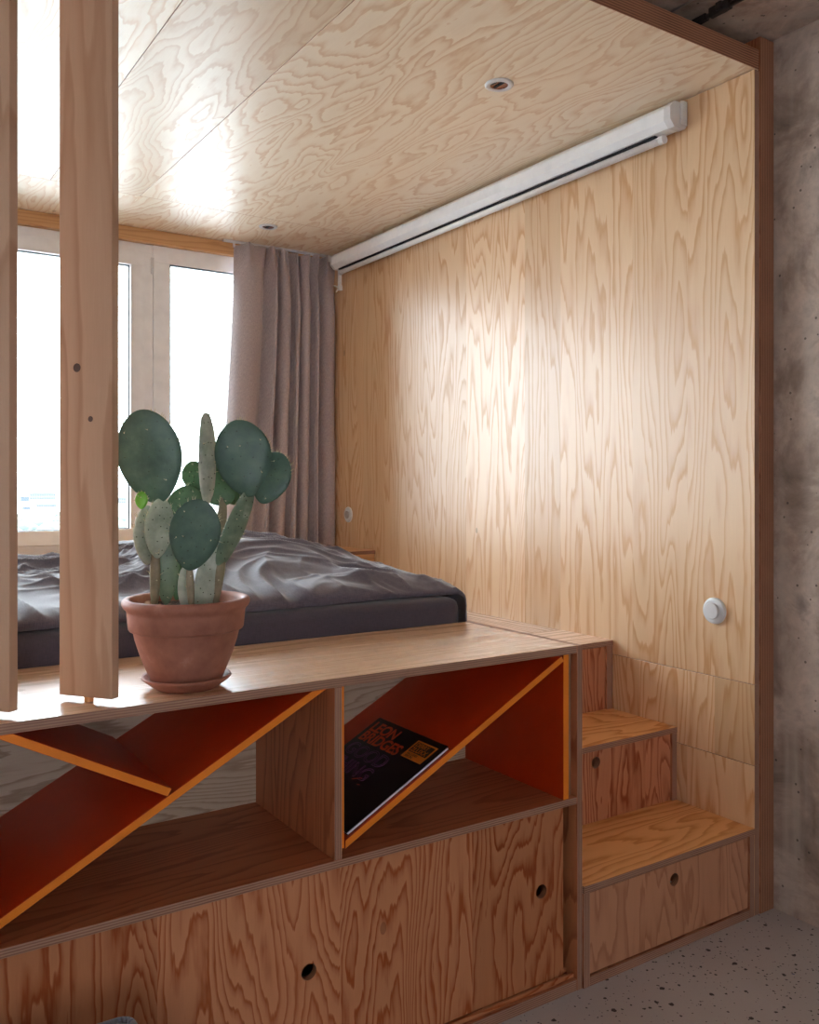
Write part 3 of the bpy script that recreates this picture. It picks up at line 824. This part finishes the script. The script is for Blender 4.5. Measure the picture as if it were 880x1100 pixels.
pp((270, 534), (254, 451), 59, -.015, -.02, psi=.15, mat='cact', seed=16, n_sp=30, shape=.68)
pp((281, 541), (301, 486), 42, -.015, .0, psi=-.15, mat='cact', seed=17, n_sp=22, shape=.68)
pp((234, 605), (240, 533), 10, .06, .07, psi=.6, thick=.014, mat='cact_bark', seed=18, n_sp=6, shape=.9, ex=.3)
pp((243, 543), (226, 494), 52, .07, .085, psi=.2, mat='cact_mid', seed=19, n_sp=16, shape=.72)
pp((260, 541), (236, 500), 42, .075, .09, psi=-.2, mat='cact_mid', seed=20, n_sp=12, shape=.72)
pp((190, 572), (208, 522), 42, .05, .06, psi=.2, mat='cact_mid', seed=21, n_sp=14, shape=.72)
pp((190, 645), (189, 560), 14, .05, .05, psi=.3, mat='cact_mid', seed=23, n_sp=6, shape=.9, ex=.4)
pp((212, 530), (206, 495), 28, .075, .08, psi=.1, mat='cact_mid', seed=22, n_sp=12)

# ------------------------------------------------------------------ record lying on the slanted shelf
a_ = math.atan(SL); ca, sa = math.cos(a_), math.sin(a_)
rec = D.objects.new('vinyl_record', None); C.objects.link(rec)
tag(rec, 'black record sleeve with orange lettering lying on orange slanted shelf', 'record')
# local x: towards the viewer (-Y), local y: up the slope, local z: off the shelf
Rm = Matrix(((0, ca, -sa), (-1, 0, 0), (0, sa, ca)))
S = .311
front_y = 1.705
low = Vector((.9465, 0, .5235+.0165/ca+.0006))       # where the shelf's upper face meets the lining
org = low+Vector((ca, 0, sa))*(.012+S/2); org.y = front_y+S/2
rec.matrix_world = Matrix.Translation(org) @ Rm.to_4x4()
def lpart(name, x0, x1, y0, y1, z0, z1, mat, bev=0):
    bm = bmesh.new(); bm_box(bm, x0, x1, y0, y1, z0, z1, bev); bmesh.ops.recalc_face_normals(bm, faces=bm.faces)
    me = D.meshes.new(name); bm.to_mesh(me); bm.free(); me.materials.append(mat)
    o = D.objects.new(name, me); C.objects.link(o); o.parent = rec; return o
mblack = simple('sleeve_black', (.006, .005, .008, 1), .28)
mor = simple('sleeve_orange', srgb(214, 84, 44), .5); mpur = simple('sleeve_purple', srgb(150, 84, 150), .5); myel = simple('sticker_orange', srgb(226, 128, 42), .5)
lpart('inner_sleeve', -S/2+.002, S/2-.001, -S/2+.002, S/2-.002, .001, .0055, simple('inner_sleeve_white', srgb(226, 220, 230), .6))
lpart('sleeve', -S/2, S/2, -S/2, S/2, .006, .0085, mblack, .0006)
lpart('sleeve', -S/2, S/2, -S/2, S/2, 0, .0008, mblack)
def text(name, body, x, y, size, mat, sx=1.0, off=.012, outline=0, sp=1.0):
    cu_ = D.curves.new(name, 'FONT'); cu_.body = body; cu_.size = size; cu_.offset = off*size; cu_.extrude = .0001; cu_.space_character = sp
    if outline: cu_.fill_mode = 'NONE'; cu_.extrude = 0; cu_.bevel_depth = .0004; cu_.offset = 0
    cu_.materials.append(mat)
    o = D.objects.new(name, cu_); me = D.meshes.new_from_object(o); D.objects.remove(o)
    if not me.materials: me.materials.append(mat)
    o = D.objects.new(name, me); C.objects.link(o); o.parent = rec; o.location = (x, y, .0087); o.scale = (sx, 1, 1); return o
text('lettering', 'LEON', -.142, .108, .047, mor, 1.0, .028, sp=.98)
text('lettering', 'BRIDGES', -.142, .071, .047, mor, 1.0, .028, sp=.98)
text('lettering', 'GOOD', -.140, .020, .058, mpur, 1.0, .0, 1)
text('lettering', 'THING', -.140, -.030, .058, mpur, 1.0, .0, 1)
lpart('sticker', .054, .138, .078, .138, .0086, .0089, myel)
lpart('sticker', .060, .132, .099, .133, .0089, .0091, mblack)
for s_, y_, z_ in (('DERRY', .119, .017), ('2LUXX', .102, .020)):
    t_ = text('lettering', s_, .063, y_, z_, myel, 1.0, .01); t_.location.z = .0092
for s_, y_ in (('INCLUDES', .090), ('SPECIAL', .082)):
    t_ = text('lettering', s_, .064, y_, .009, mblack, 1.0, .01); t_.location.z = .0090
for x, y, w_, h_, an in ((.01, -.030, .030, .003, .5), (-.02, -.074, .014, .008, .3), (-.05, -.105, .026, .002, .7), (.035, -.042, .010, .002, .2)):
    o = lpart('car_lights', -w_/2, w_/2, -h_/2, h_/2, 0, .0002, mor); o.location = (x, y, .0086); o.rotation_euler = (0, 0, an)

# ------------------------------------------------------------------ seat cushion corner in the foreground
def cushion():
    zt = .43; d = (CAM_Z-zt)/((1089-HOR)/F_PX); c = at(139, 1089, d)
    x1, y1 = c.x, c.y
    root = thing('stool', 'grey upholstered stool at the bottom left corner', 'stool', (x1-.22, y1-.22, 0))
    bm = bmesh.new(); bm_box(bm, x1-.44, x1, y1-.44, y1, zt-.11, zt, .020); bmesh.ops.subdivide_edges(bm, edges=bm.edges[:], cuts=1)
    to_obj('seat_cushion', bm, M['grey_fabric'], root, True)
    bm = bmesh.new(); r_ = .02; pts = []
    for cx_, cy_, a0 in ((x1-r_, y1-r_, 0), (x1-.44+r_, y1-r_, 90), (x1-.44+r_, y1-.44+r_, 180), (x1-r_, y1-.44+r_, 270)):
        for k in range(5): t_ = math.radians(a0+k*22.5); pts.append((cx_+r_*math.cos(t_), cy_+r_*math.sin(t_), zt-.006))
    for k in range(len(pts)): cyl(bm, pts[k], pts[(k+1) % len(pts)], .006, 10, cap=True)
    to_obj('piping', bm, M['grey_fabric'], root, True)
    for sx in (x1-.40, x1-.04):
        for sy in (y1-.40, y1-.04):
            bm = bmesh.new(); cyl(bm, (sx, sy, 0), (sx, sy, zt-.111), .011, 16, .017); to_obj('leg', bm, M['dark'], root, True)
cushion()

# ------------------------------------------------------------------ conduit under the concrete ceiling
cr = thing('ceiling_conduit', 'dark metal conduit with clamp under the concrete ceiling', 'conduit', (2.148, .2, 2.67))
bm = bmesh.new(); cyl(bm, (2.148, -1.5, 2.682), (2.148, 1.95, 2.682), .0075, 16); to_obj('pipe', bm, M['dark'], cr, True)
bm = bmesh.new()
bm_box(bm, 2.138, 2.158, 1.61, 1.68, 2.672, 2.6995, .003); bm_box(bm, 2.138, 2.158, 1.69, 1.74, 2.673, 2.692, .003); bm_box(bm, 2.130, 2.166, 1.630, 1.650, 2.676, 2.6995, .003)
to_obj('clamp', bm, M['dark'], cr)
bm = bmesh.new(); cyl(bm, (2.06, -1.5, 2.696), (2.06, 1.9, 2.696), .003, 8)
tag(to_obj('cable', bm, simple('grey_cable', srgb(170, 160, 156), .5), smooth=True), 'thin pale cable running along the concrete ceiling', 'cable')

# ------------------------------------------------------------------ the city far below the windows
GZ = -60
mg = simple('hazy_ground', (.42, .43, .43, 1), .9); mb = simple('hazy_wall', (.092, .096, .10, 1), .9); mbl = simple('hazy_blue_block', (.050, .060, .072, 1), .9)  # haze put into the colours; ground paled to bounce light up to the ceiling
def haze_trees():  # distance haze mixed into the tree colour
    n = N('hazy_tree'); pos = n.n('ShaderNodeNewGeometry').outputs['Position']
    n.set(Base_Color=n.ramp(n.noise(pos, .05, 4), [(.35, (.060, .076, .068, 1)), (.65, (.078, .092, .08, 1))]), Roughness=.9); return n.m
bm = bmesh.new(); bm_box(bm, -9000, 9000, 60, 14000, GZ-4, GZ); o = struct(to_obj('ground_outside', bm, mg))
def far(u, v):
    d = (CAM_Z-GZ)/((v-HOR)/F_PX); return at(u, v, d), d
def building(u, v, wpx, hpx, dm, label, mat, rows=0):
    p, d = far(u, v); k = d/F_PX; wd, ht = wpx*k, hpx*k
    root = thing('city_building', label, 'building', (p.x, p.y, GZ))
    bm = bmesh.new(); bm_box(bm, p.x-wd/2, p.x+wd/2, p.y, p.y+dm, GZ, GZ+ht); to_obj('walls', bm, mat, root)
    bm = bmesh.new(); bm_box(bm, p.x-wd/2-k*.3, p.x+wd/2+k*.3, p.y-k*.3, p.y+dm, GZ+ht, GZ+ht+k*.5); to_obj('roof', bm, mb, root)
    if rows:
        bm = bmesh.new()
        for r_ in range(rows):
            n_ = max(3, int(wpx/2.2))
            for c_ in range(n_):
                xx = p.x-wd/2+wd*(c_+.25)/n_; zz = GZ+ht*(r_+.3)/rows
                bm_box(bm, xx, xx+wd*.5/n_, p.y-.6, p.y, zz, zz+ht*.4/rows)
        to_obj('window_rows', bm, mbl, root)['kind'] = 'stuff'
building(27, 539, 8, 5, 60, 'pale blue block among the far city buildings', mbl)
building(46, 537, 26, 7, 90, 'long white city building far beyond the left window', mb, 2)
building(29, 548, 7, 3.4, 30, 'small blue roofed building nearest to the treeline', mbl)
building(136, 541, 20, 6, 80, 'pale city building seen just right of the wide board', mb, 2)
building(50, 545, 20, 3, 50, 'low row building with dark windows in the hazy city', mb, 1)
building(100, 536, 30, 7, 90, 'pale city building hidden mostly behind the wide board', mb, 2)
tr = bmesh.new(); rr_ = random.Random(3)
for k in range(420):
    u = rr_.uniform(-40, 260); v = rr_.uniform(560, 590)
    p, d = far(u, v); s_ = rr_.uniform(6, 13)
    bmesh.ops.create_icosphere(tr, subdivisions=1, radius=s_, matrix=Matrix.Translation((p.x, p.y, GZ+s_*.5)))
tag(to_obj('tree_belt', tr, haze_trees(), smooth=True), 'hazy belt of trees far below the window', 'trees', kind='stuff')
